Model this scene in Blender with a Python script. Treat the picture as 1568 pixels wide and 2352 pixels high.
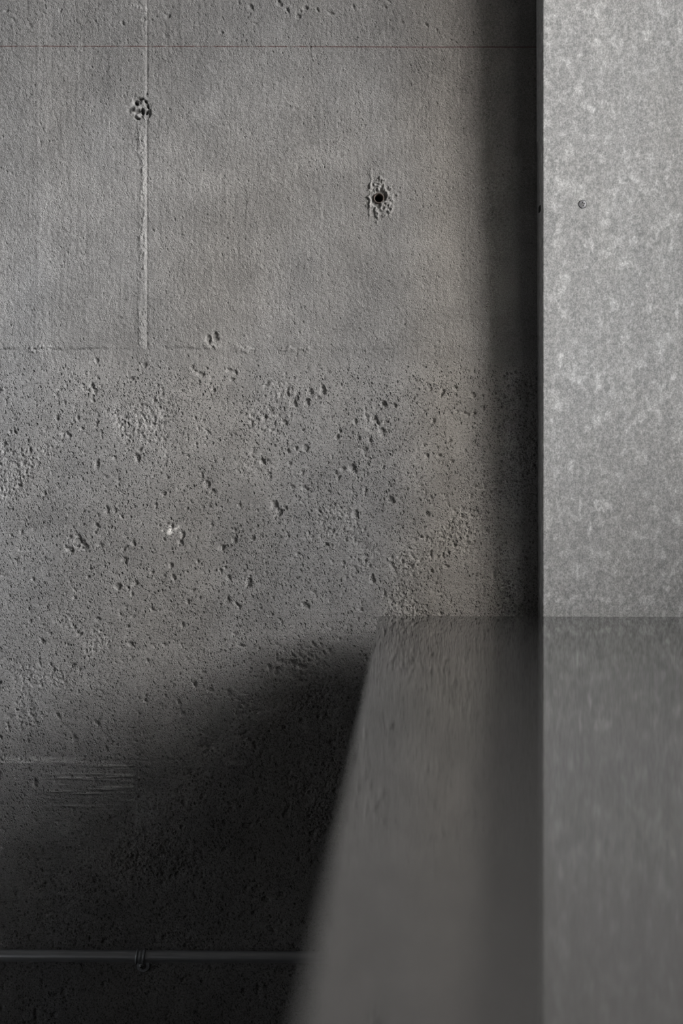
import bpy, bmesh, math, random
import numpy as np
from mathutils import Vector, Matrix

for o in list(bpy.data.objects):
    bpy.data.objects.remove(o)
S = bpy.context.scene
COL = S.collection

# ------------------------------------------------------------------ camera, sky, exposure
PX = 0.00065                     # metres per photo pixel on the concrete wall (y = 0)
LENS = 50.0
D = LENS / 36.0 * 2352 * PX      # camera to wall, about 2.12 m
ZC = 0.9004                      # eye height
cam_d = bpy.data.cameras.new('camera')
cam = bpy.data.objects.new('camera', cam_d)
COL.objects.link(cam)
cam.location = (0, -D, ZC)
cam.rotation_euler = (math.pi / 2, 0, 0)
cam_d.sensor_fit = 'VERTICAL'
cam_d.sensor_height = 36.0
cam_d.sensor_width = 24.0
cam_d.lens = LENS
cam_d.clip_start = 0.02
cam_d.dof.use_dof = True
cam_d.dof.focus_distance = D - 0.01
cam_d.dof.aperture_fstop = 3.0
S.camera = cam

W = bpy.data.worlds.new('overcast_sky')
S.world = W
W.use_nodes = True
nt = W.node_tree
nt.nodes.clear()
tc = nt.nodes.new('ShaderNodeTexCoord')
sx = nt.nodes.new('ShaderNodeSeparateXYZ')
rp = nt.nodes.new('ShaderNodeValToRGB')          # ground below the horizon, even overcast sky above it
bg = nt.nodes.new('ShaderNodeBackground')
ow = nt.nodes.new('ShaderNodeOutputWorld')
rp.color_ramp.elements[0].position = 0.49
rp.color_ramp.elements[0].color = (0.16, 0.15, 0.14, 1)
rp.color_ramp.elements[1].position = 0.51
rp.color_ramp.elements[1].color = (0.99, 0.985, 0.99, 1)
mp = nt.nodes.new('ShaderNodeMapRange')
mp.inputs[1].default_value = -1
mp.inputs[2].default_value = 1
nt.links.new(tc.outputs['Generated'], sx.inputs[0])
nt.links.new(sx.outputs[2], mp.inputs[0])
nt.links.new(mp.outputs[0], rp.inputs[0])
nt.links.new(rp.outputs[0], bg.inputs[0])
nt.links.new(bg.outputs[0], ow.inputs[0])
bg.inputs[1].default_value = 12.0

# window opening in the right wall (daylight enters here)
ROOM_L, ROOM_R, ROOM_F, ROOM_H = -4.5, 1.6, -6.0, 3.1
WIN_Y0, WIN_Y1, WIN_Z0, WIN_Z1 = -4.2, -0.65, 1.04, 2.80
pl = bpy.data.lights.new('window_daylight_portal', 'AREA')
pl.shape = 'RECTANGLE'
pl.size = WIN_Z1 - WIN_Z0
pl.size_y = WIN_Y1 - WIN_Y0
pl.cycles.is_portal = True
po = bpy.data.objects.new('window_daylight_portal', pl)
COL.objects.link(po)
po.location = (ROOM_R + 0.21, (WIN_Y0 + WIN_Y1) / 2, (WIN_Z0 + WIN_Z1) / 2)
po.rotation_euler = (0, math.radians(90), 0)

vs = S.view_settings
vs.view_transform = 'Standard'
vs.look = 'None'
vs.gamma = 1.0
vs.use_curve_mapping = False
vs.exposure = 1.7


def wx(px, y=0.0):
    return (px - 784) * PX * (D + y) / D


def wz(py, y=0.0):
    return ZC - (py - 1176) * PX * (D + y) / D


# ------------------------------------------------------------------ helpers
def tag(o, label=None, cat=None, kind=None, group=None):
    for k, v in (('label', label), ('category', cat), ('kind', kind), ('group', group)):
        if v:
            o[k] = v
    return o


def link(name, me, mat, parent=None):
    o = bpy.data.objects.new(name, me)
    COL.objects.link(o)
    if mat:
        me.materials.append(mat)
    if parent:
        o.parent = parent
    return o


def from_bm(name, bm, mat, parent=None, smooth=False):
    me = bpy.data.meshes.new(name)
    bmesh.ops.recalc_face_normals(bm, faces=bm.faces)
    bm.to_mesh(me)
    bm.free()
    if smooth:
        for p in me.polygons:
            p.use_smooth = True
    return link(name, me, mat, parent)


def box_bm(x0, x1, y0, y1, z0, z1, bevel=0.0, seg=2, bm=None):
    own = bm is None
    if own:
        bm = bmesh.new()
    r = bmesh.ops.create_cube(bm, size=1)
    for v in r['verts']:
        v.co = Vector(((x0 + x1) / 2 + v.co.x * (x1 - x0), (y0 + y1) / 2 + v.co.y * (y1 - y0),
                       (z0 + z1) / 2 + v.co.z * (z1 - z0)))
    if bevel:
        es = list({e for v in r['verts'] for e in v.link_edges})
        bmesh.ops.bevel(bm, geom=es, offset=bevel, segments=seg, affect='EDGES', profile=0.5)
    return bm


def lathe(profile, n, axis_m=None, bm=None):
    """profile: (radius, height) list, spun about local z; axis_m maps local to world."""
    if bm is None:
        bm = bmesh.new()
    rings = []
    for r, h in profile:
        ring = []
        for i in range(n):
            a = 2 * math.pi * i / n
            p = Vector((r * math.cos(a), r * math.sin(a), h))
            ring.append(bm.verts.new(axis_m @ p if axis_m else p))
        rings.append(ring)
    for a, b in zip(rings, rings[1:]):
        for i in range(n):
            j = (i + 1) % n
            bm.faces.new((a[i], a[j], b[j], b[i]))
    return bm, rings


def mat(name, base=(0.5, 0.5, 0.5), rough=0.6, metal=0.0, spec=0.5):
    m = bpy.data.materials.new(name)
    m.use_nodes = True
    b = m.node_tree.nodes['Principled BSDF']
    b.inputs['Base Color'].default_value = (*base, 1)
    b.inputs['Roughness'].default_value = rough
    b.inputs['Metallic'].default_value = metal
    b.inputs['Specular IOR Level'].default_value = spec
    return m


class N:
    """tiny node-graph writer"""

    def __init__(s, m):
        s.m = m
        s.t = m.node_tree
        s.b = s.t.nodes['Principled BSDF']
        g = s.t.nodes.new('ShaderNodeNewGeometry')
        s.pos = g.outputs['Position']

    def put(s, sock, v):
        if isinstance(v, (int, float)):
            sock.default_value = v
        elif isinstance(v, tuple):
            sock.default_value = (*v, 1) if len(sock.default_value) == 4 and len(v) == 3 else v
        else:
            s.t.links.new(v, sock)

    def scale(s, v, sc):
        n = s.t.nodes.new('ShaderNodeMapping')
        n.inputs['Scale'].default_value = sc
        s.put(n.inputs['Vector'], v)
        return n.outputs[0]

    def rot(s, v, r):
        n = s.t.nodes.new('ShaderNodeMapping')
        n.inputs['Rotation'].default_value = r
        s.put(n.inputs['Vector'], v)
        return n.outputs[0]

    def noise(s, v, sc, det=2, rough=0.5, dist=0.0):
        n = s.t.nodes.new('ShaderNodeTexNoise')
        s.put(n.inputs['Vector'], v)
        n.inputs['Scale'].default_value = sc
        n.inputs['Detail'].default_value = det
        n.inputs['Roughness'].default_value = rough
        n.inputs['Distortion'].default_value = dist
        return n.outputs['Fac']

    def voro(s, v, sc, feat='F1', rnd=1.0):
        n = s.t.nodes.new('ShaderNodeTexVoronoi')
        n.feature = feat
        s.put(n.inputs['Vector'], v)
        n.inputs['Scale'].default_value = sc
        n.inputs['Randomness'].default_value = rnd
        return n

    def math(s, op, a, b=0.0, c=0.0, clamp=False):
        n = s.t.nodes.new('ShaderNodeMath')
        n.operation = op
        n.use_clamp = clamp
        s.put(n.inputs[0], a)
        s.put(n.inputs[1], b)
        s.put(n.inputs[2], c)
        return n.outputs[0]

    def ramp(s, v, a, b, lo=0.0, hi=1.0, smooth=True):
        n = s.t.nodes.new('ShaderNodeMapRange')
        n.interpolation_type = 'SMOOTHSTEP' if smooth else 'LINEAR'
        s.put(n.inputs[0], v)
        for i, q in enumerate((a, b, lo, hi)):
            n.inputs[i + 1].default_value = q
        return n.outputs[0]

    def mix(s, f, a, b, mode='MIX'):
        n = s.t.nodes.new('ShaderNodeMix')
        n.data_type = 'RGBA'
        n.blend_type = mode
        s.put(n.inputs[0], f)
        s.put(n.inputs[6], a)
        s.put(n.inputs[7], b)
        return n.outputs[2]

    def mulc(s, col, f):
        n = s.t.nodes.new('ShaderNodeVectorMath')
        n.operation = 'SCALE'
        s.put(n.inputs[0], col)
        s.put(n.inputs['Scale'], f)
        return n.outputs[0]

    def attr(s, name):
        n = s.t.nodes.new('ShaderNodeAttribute')
        n.attribute_name = name
        return n.outputs['Fac']

    def sep(s, v):
        n = s.t.nodes.new('ShaderNodeSeparateXYZ')
        s.put(n.inputs[0], v)
        return n.outputs

    def bump(s, h, strength, dist):
        n = s.t.nodes.new('ShaderNodeBump')
        n.inputs['Strength'].default_value = strength
        n.inputs['Distance'].default_value = dist
        s.put(n.inputs['Height'], h)
        s.t.links.new(n.outputs[0], s.b.inputs['Normal'])

    def color(s, c):
        s.put(s.b.inputs['Base Color'], c)


# ------------------------------------------------------------------ materials
def concrete_material(detailed):
    m = mat('cast_concrete' if detailed else 'plain_dark_concrete', (0.3, 0.3, 0.3), 0.85, 0, 0.25)
    g = N(m)
    p = g.pos
    blot = g.noise(p, 3.2, 4, 0.6)
    mid = g.noise(p, 22, 4, 0.6)
    fine = g.noise(p, 520, 3, 0.7)
    hue = g.noise(g.scale(p, (1.6, 1, 0.7)), 2.4, 2, 0.5)
    if not detailed:
        base = g.mix(blot, (0.050, 0.050, 0.050), (0.075, 0.074, 0.072))
        g.color(base)
        g.bump(fine, 0.3, 0.001)
        return m
    warm = g.math('ADD', g.ramp(hue, 0.3, 0.7, -0.3, 0.3), g.attr('warm'))
    base = g.mix(g.ramp(warm, -0.6, 1.1, smooth=False), (0.270, 0.273, 0.281), (0.306, 0.284, 0.258))
    v = g.ramp(blot, 0.25, 0.75, 0.92, 1.08)
    v = g.math('MULTIPLY', v, g.ramp(mid, 0.25, 0.75, 0.90, 1.10))
    v = g.math('MULTIPLY', v, g.ramp(fine, 0.32, 0.68, 0.74, 1.24))
    v = g.math('MULTIPLY', v, g.math('ADD', g.attr('stain_shade'), 1.0))
    skin = g.attr('skin')
    dens = g.math('ADD', g.ramp(g.noise(p, 9, 4, 0.6), 0.3, 0.7, -0.18, 0.18), g.math('MULTIPLY', skin, 0.22))
    wob = g.t.nodes.new('ShaderNodeTexNoise')
    g.put(wob.inputs['Vector'], p)
    wob.inputs['Scale'].default_value = 300
    wp = g.t.nodes.new('ShaderNodeVectorMath')
    wp.operation = 'MULTIPLY_ADD'
    g.put(wp.inputs[0], wob.outputs['Color'])
    wp.inputs[1].default_value = (0.0032, 0.0032, 0.0032)
    g.put(wp.inputs[2], p)
    pore = None
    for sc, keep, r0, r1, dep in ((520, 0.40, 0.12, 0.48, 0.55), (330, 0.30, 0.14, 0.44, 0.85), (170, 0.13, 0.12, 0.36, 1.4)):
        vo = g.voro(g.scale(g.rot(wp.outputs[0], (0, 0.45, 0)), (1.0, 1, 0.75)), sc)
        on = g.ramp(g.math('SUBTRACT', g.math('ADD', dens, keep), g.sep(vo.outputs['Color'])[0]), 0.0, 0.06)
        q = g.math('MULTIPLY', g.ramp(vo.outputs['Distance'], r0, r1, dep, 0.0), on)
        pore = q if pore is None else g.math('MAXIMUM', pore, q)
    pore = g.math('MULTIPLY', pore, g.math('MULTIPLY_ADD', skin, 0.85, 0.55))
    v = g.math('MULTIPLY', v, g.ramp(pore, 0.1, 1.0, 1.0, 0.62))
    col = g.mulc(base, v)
    # snapped red chalk line
    x, y, z = g.sep(p)
    z0 = wz(107.3)
    d = g.math('ABSOLUTE', g.math('SUBTRACT', z, g.math('MULTIPLY_ADD', x, -0.0010, z0)))
    line = g.ramp(d, 0.0003, 0.0012, 1, 0)
    brk = g.ramp(g.noise(g.scale(p, (1, 1, 0.1)), 34, 4, 0.7), 0.34, 0.52, 0.3, 1.0)
    col = g.mix(g.math('MULTIPLY', line, brk), col, (0.115, 0.070, 0.067))
    g.color(col)
    # heights in millimetres
    h = g.math('MULTIPLY', g.noise(g.scale(g.rot(p, (0, 0.5, 0)), (1, 1, 0.8)), 620, 2, 0.55), g.math('MULTIPLY_ADD', skin, -0.45, 0.95))
    h = g.math('MULTIPLY_ADD', g.noise(g.scale(p, (0.05, 1, 1)), 480, 2, 0.6), g.math('MULTIPLY', skin, 0.35), h)
    h = g.math('SUBTRACT', h, pore)
    g.bump(h, 1.0, 0.001)
    return m


def sheet_material():
    m = mat('weathered_galvanised_sheet', (0.5, 0.5, 0.5), 0.55, 0.0, 0.4)
    g = N(m)
    p = g.pos
    big = g.noise(g.scale(p, (1.0, 1, 0.45)), 9, 3, 0.6)
    blob = g.noise(g.scale(p, (1.0, 1, 0.7)), 62, 2, 0.5, 0.3)
    fine = g.noise(g.scale(p, (1.0, 1, 0.8)), 480, 3, 0.75)
    drip = g.noise(g.scale(p, (1.0, 1, 0.05)), 60, 3, 0.6)
    base = g.mix(big, (0.445, 0.450, 0.455), (0.488, 0.482, 0.466))
    speck = g.noise(g.scale(p, (1.0, 1, 0.7)), 190, 3, 0.6)
    v = g.ramp(fine, 0.34, 0.66, 0.72, 1.26)
    v = g.math('MULTIPLY', v, g.ramp(speck, 0.34, 0.68, 0.86, 1.24))
    v = g.math('MULTIPLY', v, g.ramp(drip, 0.3, 0.7, 0.94, 1.06))
    v = g.math('MULTIPLY', v, g.ramp(blob, 0.52, 0.72, 0.96, 1.34))
    g.color(g.mulc(base, v))
    g.put(g.b.inputs['Roughness'], g.ramp(fine, 0.3, 0.7, 0.48, 0.66))
    g.bump(fine, 0.12, 0.0005)
    return m


def table_material():
    m = mat('satin_dark_laminate', (0.03, 0.03, 0.03), 0.5, 0.0, 0.0)
    g = N(m)
    g.b.inputs['Coat Weight'].default_value = 1.0
    g.b.inputs['Coat IOR'].default_value = 1.28
    g.b.inputs['Coat Roughness'].default_value = 0.05
    p = g.pos
    n = g.noise(p, 500, 2, 0.6)
    g.color(g.mulc(g.mix(n, (0.030, 0.029, 0.0285), (0.036, 0.035, 0.034)), 1.0))
    return m


def conduit_material():
    m = mat('dark_steel_conduit', (0.3, 0.31, 0.33), 0.28, 0.65, 0.5)
    g = N(m)
    n = g.noise(g.scale(g.pos, (0.06, 1, 1)), 420, 3, 0.6)
    g.color(g.mulc(g.mix(n, (0.48, 0.50, 0.54), (0.86, 0.87, 0.90)), 1.0))
    g.bump(n, 0.2, 0.0004)
    return m


def metal_material(name, c, rough, sc, metal=0.7):
    m = mat(name, c, rough, metal)
    g = N(m)
    g.color(g.mulc(c, g.ramp(g.noise(g.pos, sc, 3, 0.6), 0.3, 0.7, 0.8, 1.15)))
    return m


def wood_material():
    m = mat('painted_black_frame', (0.03, 0.03, 0.032), 0.5)
    g = N(m)
    g.color(g.mulc((0.03, 0.03, 0.032), g.ramp(g.noise(g.pos, 40, 3), 0.3, 0.7, 0.85, 1.15)))
    return m


def glass_material():
    m = bpy.data.materials.new('clear_window_glass')
    m.use_nodes = True
    t = m.node_tree
    t.nodes.clear()
    tr = t.nodes.new('ShaderNodeBsdfTransparent')
    tr.inputs[0].default_value = (0.965, 0.965, 0.955, 1)
    gl = t.nodes.new('ShaderNodeBsdfGlossy')
    gl.inputs['Roughness'].default_value = 0.01
    fr = t.nodes.new('ShaderNodeFresnel')
    mx = t.nodes.new('ShaderNodeMixShader')
    out = t.nodes.new('ShaderNodeOutputMaterial')
    t.links.new(fr.outputs[0], mx.inputs[0])
    t.links.new(tr.outputs[0], mx.inputs[1])
    t.links.new(gl.outputs[0], mx.inputs[2])
    t.links.new(mx.outputs[0], out.inputs[0])
    return m


M_CONC = concrete_material(True)
M_PLAIN = concrete_material(False)
M_SHEET = sheet_material()
M_PLASTER = mat('pale_grey_plaster', (0.37, 0.38, 0.40), 0.9)
_g = N(M_PLASTER)
_g.color(_g.mulc((0.37, 0.38, 0.40), _g.ramp(_g.noise(_g.pos, 5, 4), 0.3, 0.7, 0.92, 1.06)))
M_TABLE = table_material()
M_PIPE = conduit_material()
M_STRAP = metal_material('dark_zinc_strap', (0.50, 0.52, 0.55), 0.42, 300, 0.35)
M_SCREW = metal_material('dull_zinc_screw', (0.42, 0.42, 0.43), 0.45, 500, 0.4)
M_SLEEVE = metal_material('rusty_tie_sleeve', (0.16, 0.13, 0.115), 0.7, 350)
M_FRAME = wood_material()
M_GLASS = glass_material()
M_LEG = metal_material('black_steel_leg', (0.03, 0.03, 0.03), 0.5, 100)


# ------------------------------------------------------------------ the cast concrete wall (relief is real geometry)
def build_wall():
    rng = np.random.default_rng(11)
    ST = 0.0011
    xs = np.arange(-0.60, 0.335, ST)
    zs = np.arange(0.08, 1.74, ST)
    nx, nz = len(xs), len(zs)
    fx = np.fft.fftfreq(nx, ST)[None, :]
    fz = np.fft.fftfreq(nz, ST)[:, None]

    def noise(lx, lz=None, ang=0.0):
        lz = lz or lx
        a = math.radians(ang)
        u = fx * math.cos(a) + fz * math.sin(a)
        w = -fx * math.sin(a) + fz * math.cos(a)
        f = np.exp(-2 * (math.pi ** 2) * ((u * lx * 0.42) ** 2 + (w * lz * 0.42) ** 2))
        r = np.fft.ifft2(np.fft.fft2(rng.standard_normal((nz, nx))) * f).real
        r -= r.mean()
        return r / r.std()

    def ss(v, a, b):
        t = np.clip((v - a) / (b - a), 0, 1)
        return t * t * (3 - 2 * t)

    X, Z = np.meshgrid(xs, zs)
    P = X / PX + 784                    # photo columns on the wall plane
    Q = 1176 - (Z - ZC) / PX            # photo rows
    low = noise(0.12)
    low2 = noise(0.05)
    warp = 0.8 * noise(0.006) + 0.75 * noise(0.0032)
    lower = ss(Q, 815, 880)             # skin with many bug holes below the pour joint
    H = 0.0006 * noise(0.25) + 0.00025 * low2
    # sandy grain
    grain = noise(0.0026, 0.0034, 25)
    H += (0.00006 + 0.00007 * (1 - lower)) * grain + (0.00003 + 0.00006 * (1 - lower)) * noise(0.0055)
    H -= 0.00030 * np.maximum(0, noise(0.0030, 0.0042, 30) - 1.15) * (0.6 + 0.4 * lower)
    # small bug holes, clustered
    patch = ss(low + 0.7 * low2, -0.9, 1.4)
    n2 = noise(0.0036, 0.0052, 35)
    H -= 0.00075 * np.maximum(0, n2 - 1.55 + 0.55 * patch * lower) * (0.15 + 0.85 * lower)
    n3 = noise(0.0075, 0.0055, 40)
    H -= 0.0016 * np.maximum(0, n3 - 2.35 + 0.35 * patch) * lower
    topz = ss(Q, 130, 20)
    H -= 0.0009 * np.maximum(0, n2 - 1.5) * topz
    # eroded rough patches
    rough = ss(low2 + 0.6 * low, 0.7, 1.8) * lower
    H -= 0.0006 * rough * np.abs(noise(0.005)) + 0.0002 * rough + 0.0006 * rough * np.abs(noise(0.0028))
    # horizontal board grain
    board = ss(Q, 930, 1050) * ss(Q, 1720, 1600)
    H += 0.00007 * noise(0.05, 0.0022) * board * (0.5 + 0.5 * ss(low, -0.5, 1))
    H += 0.00006 * noise(0.002, 0.05) * (1 - lower)
    stain_shade = np.zeros_like(H)
    stain_shade += 0.03 * low2 + 0.02 * low - 0.05 * (1 - lower)

    def pit(px, py, r, depth, el=1.0, ang=0.0, rag=0.55):
        a = math.radians(ang)
        dx, dy = P - px, Q - py
        u = (dx * math.cos(a) + dy * math.sin(a)) / el
        w = -dx * math.sin(a) + dy * math.cos(a)
        d = np.sqrt(u * u + w * w) / r + rag * 0.35 * warp
        return -depth * ss(d, 1.15, 0.45)

    big = [(525, 850, 7, 62), (540, 856, 5, 50), (460, 860, 7, 0), (448, 852, 4, 0), (660, 905, 6, 60), (672, 922, 9, 60),
           (682, 915, 6, 70), (712, 900, 7, 75), (742, 895, 9, 80), (728, 911, 4, 0), (655, 970, 6, 30), (625, 988, 5, 0),
           (863, 965, 8, 80), (878, 990, 8, 75), (886, 969, 5, 0), (881, 931, 6, 60), (906, 931, 5, 60), (815, 968, 5, 80),
           (775, 1003, 7, 110), (780, 991, 5, 60), (823, 1007, 6, 0), (850, 1012, 5, 90), (662, 1036, 6, 60),
           (680, 1032, 5, 60), (665, 1063, 5, 55), (604, 1062, 6, 60), (810, 1078, 10, 70), (785, 1077, 6, 20),
           (778, 1098, 6, 120), (672, 1118, 6, 0), (700, 1122, 6, 20), (755, 1128, 5, 0), (897, 1147, 9, 60),
           (838, 1137, 5, 90), (815, 1182, 7, 95), (630, 1160, 9, 75), (640, 1178, 7, 100), (655, 1167, 5, 40),
           (180, 1243, 12, 80), (192, 1252, 9, 60), (160, 1262, 8, 20), (190, 1206, 6, 20), (220, 1205, 6, 30),
           (280, 1188, 6, 40), (245, 1172, 7, 80), (358, 1157, 5, 80), (475, 1112, 7, 80), (270, 1348, 9, 55),
           (303, 1365, 6, 80), (398, 1325, 6, 65), (392, 1300, 6, 90), (376, 1238, 5, 30), (418, 1228, 7, 80),
           (385, 1203, 5, 20), (505, 1312, 6, 80), (525, 1328, 7, 60), (570, 1338, 9, 90), (443, 1356, 5, 0),
           (635, 1543, 10, 100), (645, 1522, 7, 20), (672, 1522, 9, 60), (690, 1530, 8, 20), (690, 1560, 7, 80),
           (167, 1528, 6, 0), (222, 1660, 7, 60), (440, 1771, 6, 0), (567, 1897, 8, 0), (613, 2066, 7, 30),
           (505, 2120, 6, 40), (245, 1720, 6, 60), (316, 1050, 7, 80), (178, 960, 5, 0), (190, 985, 4, 0),
           (160, 1000, 5, 0), (222, 828, 5, 60), (300, 870, 5, 30), (213, 920, 4, 30), (355, 920, 4, 0),
           (478, 778, 9, 90), (494, 775, 8, 75), (1115, 1220, 6, 30), (1045, 890, 5, 30), (995, 965, 6, 90),
           (1085, 905, 6, 60), (1050, 945, 5, 40), (1130, 632, 4, 90), (1200, 1108, 4, 0), (1160, 930, 9, 0),
           (1198, 898, 7, 15), (1211, 902, 5, 0), (1214, 915, 6, 0), (1199, 917, 4, 0), (1182, 914, 5, 20),
           (1184, 241, 5, 75), (1181, 255, 4, 100), (1205, 1395, 9, 40), (1195, 1402, 7, 0), (1172, 1370, 5, 0),
           (330, 45, 5, 0), (575, 15, 8, 50), (660, 25, 7, 60), (685, 38, 6, 0), (700, 18, 5, 0), (640, 8, 6, 50),
           (760, 30, 5, 0), (510, 75, 4, 0), (385, 38, 5, 0), (15, 25, 4, 0), (70, 2150, 6, 0), (125, 2330, 7, 0),
           (240, 2162, 7, 0), (980, 1180, 5, 60), (940, 1300, 6, 40), (700, 1390, 8, 40), (830, 1400, 6, 30),
           (545, 1390, 7, 60), (350, 1400, 5, 50), (95, 1470, 6, 60), (300, 1480, 6, 30), (480, 1585, 6, 0),
           (420, 1640, 6, 40), (130, 1640, 5, 60), (560, 1690, 7, 70), (720, 1480, 6, 50), (855, 1330, 7, 80)]
    for px, py, r, a in big:
        H += pit(px, py, r * 0.9, 0.0011 + r * 0.00018, 1.5, a if a < 90 else a)
    for k in range(1150):                                         # scattered pores
        py = rng.uniform(835, 2340)
        px = rng.uniform(-100, 1235)
        r = 1.8 + 4.6 * rng.random() ** 3
        i0 = int(np.clip((wz(py) - zs[0]) / ST, 0, nz - 1))
        j0 = int(np.clip((wx(px) - xs[0]) / ST, 0, nx - 1))
        w = 10
        s = np.s_[max(0, i0 - w):i0 + w, max(0, j0 - w):j0 + w]
        d = np.sqrt((P[s] - px) ** 2 + ((Q[s] - py) * rng.uniform(0.6, 1.3)) ** 2) / r + 0.2 * warp[s]
        H[s] -= (0.0005 + 0.0003 * r) * ss(d, 1.3, 0.4)

    # horizontal pour joint at row 803
    j = np.abs(Q - 803 - 2.0 * low2 - 1.2 * warp)
    brk = ss(noise(0.03, 0.03), -0.9, 0.4) * (0.35 + 0.65 * ss(P, 620, 420)) * ss(P, 1240, 1120)
    H -= 0.0011 * ss(j, 5, 1.2) * brk
    H += 0.0004 * ss(Q, 803, 798) * ss(P, 900, 300)
    stain_shade -= 0.10 * ss(j, 26, 2) * (0.6 + 0.4 * low2)
    for a, b, yy, t in ((62, 118, 803, 5), (540, 586, 803, 3), (470, 500, 797, 4), (640, 720, 802, 2)):
        lead = ss(P, a - 8, a + 10) * ss(P, b + 8, b - 10) * ss(np.abs(Q - yy - 3 * warp), t + 3, t - 1)
        H += 0.0016 * lead
        stain_shade += 0.16 * lead

    # vertical form joint with a fin of leaked grout at column 328
    cx = 326 + 3.0 * low2 * 0.6 + 1.2 * noise(0.2, 0.01)
    vj = ss(Q, 806, 795)
    gap = 1 - ss(np.hypot(P - 322, Q - 245), 46, 26)
    fin = ss(np.abs(P - cx), 9.5, 3.5) * vj * gap * (0.35 + 0.65 * ss(noise(0.004, 0.03), -0.8, 0.3)) * \
        (0.30 + 0.70 * ss(Q, 230, 330))
    H += 0.0008 * fin + 0.0003 * fin * grain
    H -= 0.0007 * ss(np.abs(P - 337.5), 3.2, 0.8) * vj * gap
    H += 0.0006 * ss(P, 338, 334) * vj
    stain_shade += 0.20 * fin
    # paler run-off streak, dark drip
    stain_shade += 0.10 * ss(np.abs(P - 97 - 3 * low2), 26, 8) * ss(Q, 1150, 650) * (0.7 + 0.3 * low2)
    H += 0.0003 * ss(np.abs(P - 97 - 3 * low2), 22, 10) * ss(Q, 1000, 700)
    stain_shade -= 0.16 * ss(np.abs(P - 412 - 0.03 * (Q - 60)), 6, 1.5) * ss(Q, 132, 100)
    stain_shade -= 0.27 * ss(0.7 * low + 0.25 * low2 + (210 - Q) / 190, -0.6, 1.6)  # top darkening: mottled grime together with light falloff painted into the colour
    for a, b, yy in ((296, 340, 10), (340, 345, 40)):            # pale scratches near the top
        sc = ss(P, a, a + 4) * ss(P, b, b - 4) * ss(np.abs(Q - yy - 0.25 * (P - a) - 2 * warp), 3, 1)
        stain_shade += 0.35 * sc
        H += 0.0005 * sc
    for px, py, r in ((395, 1218, 10), (411, 1210, 5), (388, 1222, 7)):
        stain_shade += 0.9 * ss(np.hypot((P - px) / 1.6, Q - py) / r + 0.35 * warp + 0.3 * grain, 1.0, 0.1)

    # lower pour joint, row 1745, with board-marked patch on its left
    j = np.abs(Q - 1747 - 1.0 * warp)
    H -= 0.0006 * ss(j, 4, 1) * ss(P, 850, 300)
    led = ss(j + 2, 12, 3) * ss(P, 215, 170) + ss(np.abs(Q - 1753), 7, 3) * ss(P, 515, 530) * ss(P, 575, 555)
    H += 0.0014 * led * (0.6 + 0.4 * ss(noise(0.02, 0.004), -0.5, 0.5))
    stain_shade += 0.45 * led
    bp = ss(P, 70, 180) * ss(P, 316, 306) * ss(Q, 1752, 1764) * ss(Q, 1880, 1830)
    lines = np.maximum(0, noise(0.05, 0.0020) - 0.1)
    H += bp * (0.0012 * lines - 0.0004)
    stain_shade += 0.28 * bp * np.minimum(lines, 1.5)
    H += 0.0016 * ss(np.abs(P - 317), 3.2, 1) * ss(Q, 1755, 1765) * ss(Q, 1835, 1815)
    H -= 0.0010 * ss(np.abs(P - 308), 5, 2) * ss(Q, 1780, 1790) * ss(Q, 1840, 1810)
    # vertical streak left of centre on the lower half
    # tie hole with its broken rim at (870, 455)
    d = np.hypot(P - 869.5, Q - 455)
    rimd = np.hypot((P - 871) / 1.0, (Q - 455) / 1.25)
    H += 0.0020 * ss(rimd / 24 + 0.28 * warp, 1.25, 0.95) * ss(rimd / 24 + 0.28 * warp, 0.62, 0.85)
    H -= 0.0022 * ss(rimd / 15 + 0.2 * warp, 1.3, 0.8)
    stain_shade += 0.14 * ss(rimd / 26, 1.2, 0.8) * ss(rimd / 16, 0.8, 1.1)
    stain_shade -= 0.30 * ss(d / 16 + 0.15 * warp, 1.1, 0.7)
    for px, y0, y1 in ((848, 420, 505), (852, 375, 440), (894, 470, 505), (873, 400, 430), (880, 405, 430)):
        rr = ss(np.abs(P - px - 1.0 * warp), 3.0, 1.0) * ss(Q, y0, y0 + 12) * ss(Q, y1, y1 - 12)
        H += 0.0009 * rr
        stain_shade += 0.10 * rr
    H = np.where(d < 9.5, -0.030, H)
    # broken and patched tie at (322, 247)
    d = np.hypot(P - 322, Q - 247) / 24
    lump = ss(d + 0.18 * warp, 1.15, 0.7)
    H += lump * (-0.0012 + 0.0014 * noise(0.007) + 0.0009 * noise(0.0035))
    stain_shade += 0.10 * ss(np.hypot(P - 307, Q - 246) / 14, 1.2, 0.5) - 0.10 * lump * ss(P, 318, 330)
    for px, py, r, a in ((325, 228, 2.6, 0), (327, 255, 3.0, 80), (316, 257, 3.4, -25), (315, 272, 3.0, 20), (313, 237, 2.6, 50),
                         (340, 246, 2.0, 75), (334, 233, 1.8, 50), (337, 258, 2.0, -55)):
        H += pit(px, py, r * 1.25, 0.0065, 1.9, a, 0.35)
    H = np.maximum(H, -0.030)
    # fade the relief out at the rim of the detailed field
    e = 0.03
    fade = ss(X, xs[0], xs[0] + e) * ss(Z, zs[0], zs[0] + e) * ss(Z, zs[-1], zs[-1] - e)
    H *= fade

    ox = np.concatenate([np.linspace(ROOM_L, xs[0] - 0.02, 24), xs, np.linspace(xs[-1] + 0.02, ROOM_R, 14)])
    oz = np.concatenate([[0.0, 0.025], zs, np.linspace(zs[-1] + 0.02, ROOM_H, 12)])
    NX, NZ = len(ox), len(oz)
    HH = np.zeros((NZ, NX))
    SS = np.zeros((NZ, NX))
    XX, ZZ = np.meshgrid(ox, oz)
    PP, QQ = XX / PX + 784, 1176 - (ZZ - ZC) / PX

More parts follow.
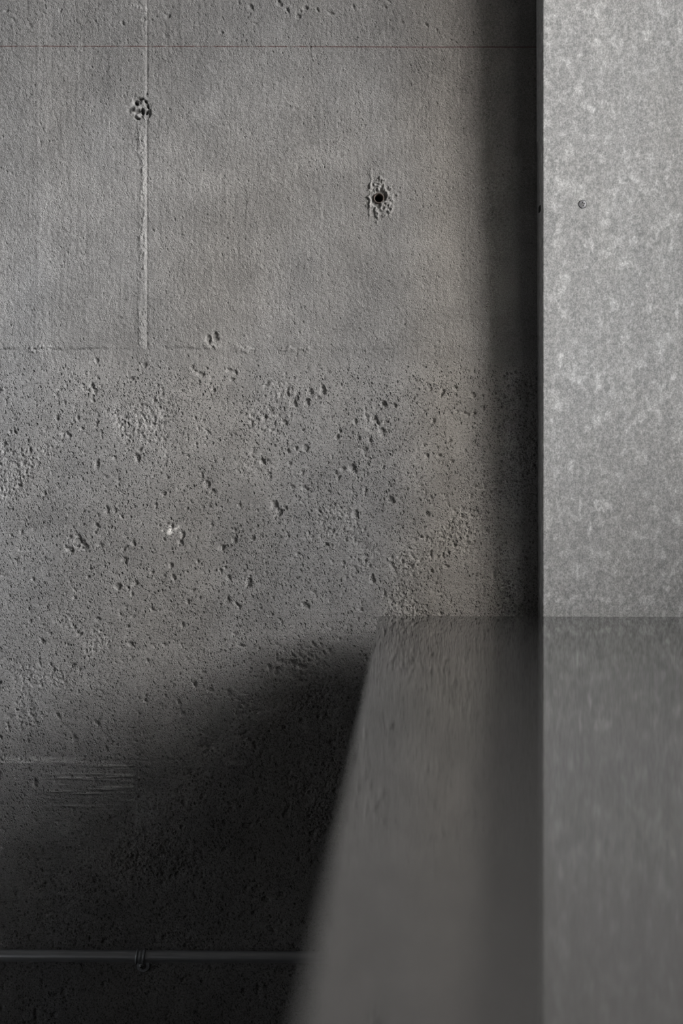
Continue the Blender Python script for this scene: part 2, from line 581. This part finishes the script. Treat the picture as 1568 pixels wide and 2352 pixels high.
    def broad(q):                       # lift-to-lift tone, then grime and painted light falloff towards the top, whole wall
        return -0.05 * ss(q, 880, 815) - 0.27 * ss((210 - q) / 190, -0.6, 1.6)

    # joints run on beyond the detailed field
    HH -= 0.0008 * ss(np.abs(QQ - 803), 5, 1.2) + 0.0006 * ss(np.abs(QQ - 1747), 4, 1)
    HH += 0.0006 * ss(np.abs(PP - 326), 9, 3.5) * ss(QQ, 803, 795)
    HH[2:2 + nz, 24:24 + nx] = HH[2:2 + nz, 24:24 + nx] * (1 - fade) + H
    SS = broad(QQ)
    SS[2:2 + nz, 24:24 + nx] += (stain_shade - broad(Q)) * fade
    front = np.stack([XX, -HH, ZZ], -1).reshape(-1, 3)
    co = np.concatenate([front, np.array([[ROOM_L, 0.2, 0], [ROOM_R, 0.2, 0], [ROOM_L, 0.2, ROOM_H], [ROOM_R, 0.2, ROOM_H]])])
    idx = np.arange(NX * NZ).reshape(NZ, NX)
    quads = np.stack([idx[:-1, :-1], idx[:-1, 1:], idx[1:, 1:], idx[1:, :-1]], -1).reshape(-1, 4)
    b = NX * NZ
    quads = np.concatenate([quads, [[b + 1, b, b + 2, b + 3]]]).astype(np.int32)
    me = bpy.data.meshes.new('wall_back')
    me.vertices.add(len(co))
    me.vertices.foreach_set('co', co.astype(np.float32).ravel())
    me.loops.add(quads.size)
    me.loops.foreach_set('vertex_index', quads.ravel())
    me.polygons.add(len(quads))
    me.polygons.foreach_set('loop_start', np.arange(0, quads.size, 4, dtype=np.int32))
    me.polygons.foreach_set('use_smooth', np.ones(len(quads), dtype=bool))
    sk = ss(1176 - (ZZ - ZC) / PX, 815, 880)
    at = me.attributes.new('skin', 'FLOAT', 'POINT')
    at.data.foreach_set('value', np.concatenate([sk.ravel(), np.zeros(4)]).astype(np.float32))
    ZQ, XP = 1176 - (ZZ - ZC) / PX, XX / PX + 784
    wm = 0.9 * ss(XP, 840, 1040) * ss(XP, 1190, 1120) * (0.55 + 0.45 * ss(ZQ, 700, 1000)) - 0.45 * ss(XP, 330, 60) + 0.15
    at = me.attributes.new('warm', 'FLOAT', 'POINT')
    at.data.foreach_set('value', np.concatenate([wm.ravel(), np.zeros(4)]).astype(np.float32))
    at = me.attributes.new('stain_shade', 'FLOAT', 'POINT')
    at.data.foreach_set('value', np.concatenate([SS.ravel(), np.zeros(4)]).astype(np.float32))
    me.update(calc_edges=True)
    return link('wall_back', me, M_CONC)


wall = build_wall()
tag(wall, 'raw grey cast concrete wall with pits, form joints and a red chalk line', 'wall', 'structure')

# steel sleeve left in the tie hole: part of the wall
c = Vector((wx(869.5), 0, wz(455)))
to_front = Matrix.Translation(c) @ Matrix.Rotation(math.radians(90), 4, 'X')      # local z -> world -y
bm, _ = lathe([(0.0062, -0.0003), (0.0070, 0.0006), (0.0080, -0.0005), (0.0088, -0.004), (0.0088, -0.029), (0.0057, -0.029), (0.0057, -0.002), (0.0062, -0.0003)],
              32, to_front)
sl = from_bm('tie_hole_sleeve', bm, M_SLEEVE, wall, True)
sl['label'] = 'round rust-stained tie hole sleeve'


# ------------------------------------------------------------------ rest of the room shell
def slab(name, x0, x1, y0, y1, z0, z1, m, label, cat):
    return tag(from_bm(name, box_bm(x0, x1, y0, y1, z0, z1), m), label, cat, 'structure')


T = 0.2
slab('floor', ROOM_L - T, ROOM_R + T, ROOM_F - T, T, -T, 0, M_PLAIN, 'dark bare concrete floor of the room', 'floor')
slab('ceiling', ROOM_L - T, ROOM_R + T, ROOM_F - T, T, ROOM_H, ROOM_H + T, M_PLAIN, 'dark bare concrete ceiling of the room', 'ceiling')
slab('wall_left', ROOM_L - T, ROOM_L, ROOM_F - T, T, 0, ROOM_H, M_PLASTER, 'pale grey plastered side wall without any opening', 'wall')
slab('wall_front', ROOM_L, ROOM_R, ROOM_F - T, ROOM_F, 0, ROOM_H, M_PLAIN, 'dark concrete wall facing the pitted wall', 'wall')
bm = bmesh.new()
for a in ((ROOM_F - T, T, 0, WIN_Z0), (ROOM_F - T, T, WIN_Z1, ROOM_H), (ROOM_F - T, WIN_Y0, WIN_Z0, WIN_Z1), (WIN_Y1, T, WIN_Z0, WIN_Z1)):
    box_bm(ROOM_R, ROOM_R + T, a[0], a[1], a[2], a[3], bm=bm)
tag(from_bm('wall_right', bm, M_PLAIN), 'dark concrete side wall holding the wide window', 'wall', 'structure')

win = bpy.data.objects.new('window_1', None)
COL.objects.link(win)
win.location = (ROOM_R + 0.1, (WIN_Y0 + WIN_Y1) / 2, WIN_Z0)
tag(win, 'wide black-framed window with three clear panes', 'window', 'structure')
wl = win.location


def wpart(name, x0, x1, y0, y1, z0, z1, m, bev=0.002):
    return from_bm(name, box_bm(x0 - wl.x, x1 - wl.x, y0 - wl.y, y1 - wl.y, z0 - wl.z, z1 - wl.z, bev), m, win)


fx0, fx1, fw = ROOM_R + 0.07, ROOM_R + 0.13, 0.05
bm = bmesh.new()
for a in ((WIN_Y0, WIN_Y1, WIN_Z0, WIN_Z0 + fw), (WIN_Y0, WIN_Y1, WIN_Z1 - fw, WIN_Z1),
          (WIN_Y0, WIN_Y0 + fw, WIN_Z0 + fw, WIN_Z1 - fw), (WIN_Y1 - fw, WIN_Y1, WIN_Z0 + fw, WIN_Z1 - fw)):
    box_bm(fx0 - wl.x, fx1 - wl.x, a[0] - wl.y, a[1] - wl.y, a[2] - wl.z, a[3] - wl.z, bm=bm)
from_bm('window_frame', bm, M_FRAME, win)
pw = (WIN_Y1 - WIN_Y0 - 2 * fw) / 3
for k in range(3):
    y0 = WIN_Y0 + fw + k * pw
    if k:
        wpart('mullion', fx0, fx1, y0 - 0.02, y0 + 0.02, WIN_Z0 + fw, WIN_Z1 - fw, M_FRAME)
    wpart('pane', ROOM_R + 0.098, ROOM_R + 0.102, y0 + (0.02 if k else 0), y0 + pw - (0.02 if k < 2 else 0),
          WIN_Z0 + fw, WIN_Z1 - fw, M_GLASS, 0)
wpart('window_sill', ROOM_R - 0.04, ROOM_R + 0.07, WIN_Y0 + 0.001, WIN_Y1 - 0.001, WIN_Z0, WIN_Z0 + 0.025, M_FRAME)

# ------------------------------------------------------------------ sheet-metal casing on the right
Z_TOP = 2.6
cas = bpy.data.objects.new('metal_casing', None)
COL.objects.link(cas)
cas.location = (0.62, -0.003, 0.36)
tag(cas, 'tall pale mottled grey sheet-metal casing fixed upright against the concrete wall', 'casing')


def front_y(z):                                   # the casing leans a little off the wall towards its top
    return -(0.0480 + 0.0210 * (z - 0.75))


def build_casing():
    bm = bmesh.new()
    xr = 0.98
    rows = [0.36, 0.55, 0.75, 1.1, 1.45, 1.8, 2.2, Z_TOP]
    R, SEG = 0.0022, 5
    grid = []
    for z in rows:
        fy = front_y(z)
        xl = wx(1245.5, fy)
        prof = [(xl - 0.0002, -0.0025)]
        for i in range(SEG + 1):
            a = math.pi / 2 * i / SEG
            prof.append((xl + R - R * math.cos(a), fy + R - R * math.sin(a)))
        for i in range(SEG + 1):
            a = math.pi / 2 * i / SEG
            prof.append((xr - R + R * math.sin(a), fy + R - R * math.cos(a)))
        prof.append((xr, -0.0025))
        grid.append([bm.verts.new((x - cas.location.x, y - cas.location.y, z - cas.location.z)) for x, y in prof])
    for a, b in zip(grid, grid[1:]):
        for i in range(len(a) - 1):
            bm.faces.new((a[i], a[i + 1], b[i + 1], b[i]))
        bm.faces.new((a[-1], a[0], b[0], b[-1]))
    bm.faces.new(grid[0])
    bm.faces.new(grid[-1])
    o = from_bm('sheet_body', bm, M_SHEET, cas)
    for p in o.data.polygons:
        p.use_smooth = p.area < 0.02 and abs(p.normal.z) < 0.5
    return o


build_casing()


def phillips_screw(name, parent, origin, r, m, tilt=0.0, dome=0.12):
    """pan head with a recessed cross; origin in parent space, facing -y"""
    n = 96
    bm = bmesh.new()
    fr = Matrix.Translation(origin) @ Matrix.Rotation(math.radians(90), 4, 'X') @ Matrix.Rotation(tilt, 4, 'Z')
    # disc cut as polar grid; the cross is pushed in
    radii = [0.0, 0.06, 0.12, 0.16, 0.20, 0.25, 0.30, 0.35, 0.40, 0.45, 0.49, 0.53, 0.57, 0.7, 0.85, 0.95, 1.0]
    rings = []
    deep = set()
    for q in radii[1:]:
        ring = []
        for i in range(n):
            a = 2 * math.pi * i / n
            x, y = q * math.cos(a), q * math.sin(a)
            cross = (abs(x) < 0.13 and abs(y) < 0.53) or (abs(y) < 0.13 and abs(x) < 0.53)
            h = dome * r * (1 - q * q) + 0.0005 - (0.75 * r if cross else 0) - (0.0004 if q == 1.0 else 0)
            nv = bm.verts.new(fr @ Vector((x * r, y * r, h)))
            if cross:
                deep.add(nv)
            ring.append(nv)
        rings.append(ring)
    cen = bm.verts.new(fr @ Vector((0, 0, -0.75 * r)))
    for i in range(n):
        bm.faces.new((cen, rings[0][i], rings[0][(i + 1) % n]))
    for a, b in zip(rings, rings[1:]):
        for i in range(n):
            j = (i + 1) % n
            bm.faces.new((a[i], b[i], b[j], a[j]))
    back = [bm.verts.new(fr @ Vector((r * math.cos(2 * math.pi * i / n), r * math.sin(2 * math.pi * i / n), -0.002))) for i in range(n)]
    for i in range(n):
        j = (i + 1) % n
        bm.faces.new((rings[-1][i], back[i], back[j], rings[-1][j]))
    deep.add(cen)
    for f in bm.faces:
        if sum(v in deep for v in f.verts) >= 2:
            f.material_index = 1  # black recess faces stand in for shade inside the cross
    so = from_bm(name, bm, m, parent)
    so.data.materials.append(M_LEG)
    return so


def on_casing(px, py):
    y = front_y(1.3)
    for _ in range(4):
        y = front_y(wz(py, y))
    return Vector((wx(px, y), y, wz(py, y)))


p = on_casing(1337.5, 469)
sc = phillips_screw('screw', cas, p - cas.location + Vector((0, -0.0002, 0)), 0.0056, M_SCREW, 0.25)
sc['label'] = 'small cross-head screw in the sheet'
# countersunk ring around the screw
bm, _ = lathe([(0.0057, 0.0001), (0.0058, 0.0003), (0.0061, 0.0003), (0.0062, 0.0001)], 40,
              Matrix.Translation(p - cas.location) @ Matrix.Rotation(math.radians(90), 4, 'X'))
from_bm('screw_washer', bm, M_LEG, cas, True)
# slotted fixing hole in the casing's return edge
ys = front_y(wz(480)) * 0.55
bm = bmesh.new()
for (dz, dy) in ((0, 0),):
    box_bm(wx(1245.5, front_y(wz(480))) - 0.0012 - cas.location.x, wx(1245.5, front_y(wz(480))) + 0.002 - cas.location.x,
           ys - 0.008 - cas.location.y, ys + 0.008 - cas.location.y, wz(480, ys) - 0.0045 - cas.location.z, wz(480, ys) + 0.0045 - cas.location.z, 0.0011, 2, bm)
o = from_bm('edge_fixing', bm, M_LEG, cas)
o['label'] = 'small dark fixing in the narrow side of the casing'

# ------------------------------------------------------------------ table pushed up to the wall
TBL_Z = 0.75
yc = -0.066
corner = Vector((wx(868.5, yc), yc, TBL_Z))
d_near = ZC - TBL_Z
near_depth = (ZC - TBL_Z) * LENS / 36.0 * 2352 / (2352 - 1176)
near = Vector(((684 - 784) / (LENS / 36.0 * 2352) * near_depth, -D + near_depth, TBL_Z))
dirv = (near - corner)
ang = math.atan2(dirv.x, -dirv.y)                # table turned a couple of degrees off square
TL, TW, TT = 1.95, 1.3, 0.028
tbl = bpy.data.objects.new('table', None)
COL.objects.link(tbl)
tbl.location = (corner.x, corner.y, 0)
tbl.rotation_euler = (0, 0, ang)
tag(tbl, 'long smooth dark grey satin table reflecting the wall it is pushed up to', 'table')
from_bm('tabletop', box_bm(0, TW, -TL, 0, TBL_Z - TT, TBL_Z, 0.0015, 2), M_TABLE, tbl)
for lx in (0.10, TW - 0.15):
    for ly in (-TL + 0.10, -0.15):
        from_bm('leg', box_bm(lx, lx + 0.05, ly, ly + 0.05, 0, TBL_Z - TT, 0.002, 1), M_LEG, tbl)
    from_bm('side_rail', box_bm(lx + 0.01, lx + 0.04, -TL + 0.15, -0.15, TBL_Z - TT - 0.06, TBL_Z - TT, 0.001, 1), M_LEG, tbl)
for ly in (-TL + 0.11, -0.14):
    from_bm('cross_rail', box_bm(0.15, TW - 0.15, ly, ly + 0.03, TBL_Z - TT - 0.06, TBL_Z - TT, 0.001, 1), M_LEG, tbl)

# ------------------------------------------------------------------ conduit along the foot of the wall
RP = 0.0088
yp = -0.0135
z_l, z_r = wz(2193.5, yp), wz(2197, yp)
pa = Vector((-1.6, yp, z_l + (z_l - z_r) / (wx(700) - wx(0)) * 1.1))
pb = Vector((1.5, yp, z_r - (z_l - z_r) / (wx(700) - wx(0)) * 2.0))
ax = (pb - pa).normalized()
q = ax.to_track_quat('Z', 'Y').to_matrix().to_4x4()
L = (pb - pa).length
bm, rg = lathe([(0.0001, 0), (RP - 0.0012, 0), (RP, 0.001), (RP, L - 0.001), (RP - 0.0012, L), (0.0001, L)], 40, q)
pipe = from_bm('conduit_pipe', bm, M_PIPE, None, True)
pipe.location = pa
tag(pipe, 'thin dark steel conduit pipe running level along the lower wall', 'pipe')


def pipe_z(x):
    return pa.z + (pb.z - pa.z) * (x - pa.x) / (pb.x - pa.x)


def strap(x, label):
    root = bpy.data.objects.new('pipe_strap', None)
    COL.objects.link(root)
    zc = pipe_z(x)
    root.location = (x, 0, zc - 0.0105)
    tag(root, label, 'pipe clamp')
    off = Vector((0, yp, 0.0105))
    # band hugging the pipe: profile across its width carries two raised beads
    wprof = [(-0.0070, 0.0004), (-0.0068, 0.0016), (-0.0050, 0.0026), (-0.0036, 0.0012), (-0.0020, 0.0011), (0.0, 0.0024),
             (0.0020, 0.0011), (0.0036, 0.0012), (0.0050, 0.0026), (0.0068, 0.0016), (0.0070, 0.0004)]
    bm = bmesh.new()
    n = 26
    cols = []
    for i in range(n + 1):
        a = math.radians(100 - 285 * i / n * 0.735) if False else math.radians(88 + 190 * i / n)
        # a: 88deg = up against the wall side top, sweeping over the front (-y) to the underside
        cy, cz = math.cos(a), math.sin(a)
        ring = []
        for u, h in wprof:
            r = RP + h
            ring.append(bm.verts.new(off + Vector((u + 0.0012 * math.sin(a), cy * r, cz * r))))
        cols.append(ring)
    for a_, b_ in zip(cols, cols[1:]):
        for k in range(len(wprof) - 1):
            bm.faces.new((a_[k], a_[k + 1], b_[k + 1], b_[k]))
    band = from_bm('band', bm, M_STRAP, root, True)
    m = band.modifiers.new('thickness', 'SOLIDIFY')
    m.thickness = 0.0008
    m.offset = -1
    # flat tab with a rounded end, lying on the wall under the pipe
    bm = bmesh.new()
    w, top, bot = 0.0094, -0.004 + off.z, -0.0262 + off.z
    pts = [(-w, top), (-w, bot + 0.0075)]
    for i in range(1, 12):
        a = math.pi * i / 12
        pts.append((-w * math.cos(a), bot + 0.0075 - 0.0075 * math.sin(a)))
    pts += [(w, bot + 0.0075), (w, top)]
    vf = [bm.verts.new((u + 0.002, -0.0036, v)) for u, v in pts]
    vb = [bm.verts.new((u + 0.002, -0.0006, v)) for u, v in pts]
    bm.faces.new(vf)
    bm.faces.new(vb)
    for i in range(len(pts)):
        j = (i + 1) % len(pts)
        bm.faces.new((vf[i], vf[j], vb[j], vb[i]))
    from_bm('tab', bm, M_STRAP, root)
    # raised rib joining band and tab
    bm = bmesh.new()
    box_bm(-0.0052 + 0.0015, 0.0052 + 0.0015, -0.0100, -0.0036, -0.0126 + off.z, -0.0080 + off.z, 0.0012, 2, bm)
    from_bm('rib', bm, M_STRAP, root)
    s = phillips_screw('screw', root, Vector((0.0008, -0.0044, -0.0178 + off.z)), 0.0052, M_SCREW, 0.5, 0.45)
    s['label'] = 'domed cross-head screw'
    return root


strap(wx(323, yp), 'small dark steel one-hole strap clamping the conduit pipe to the wall')
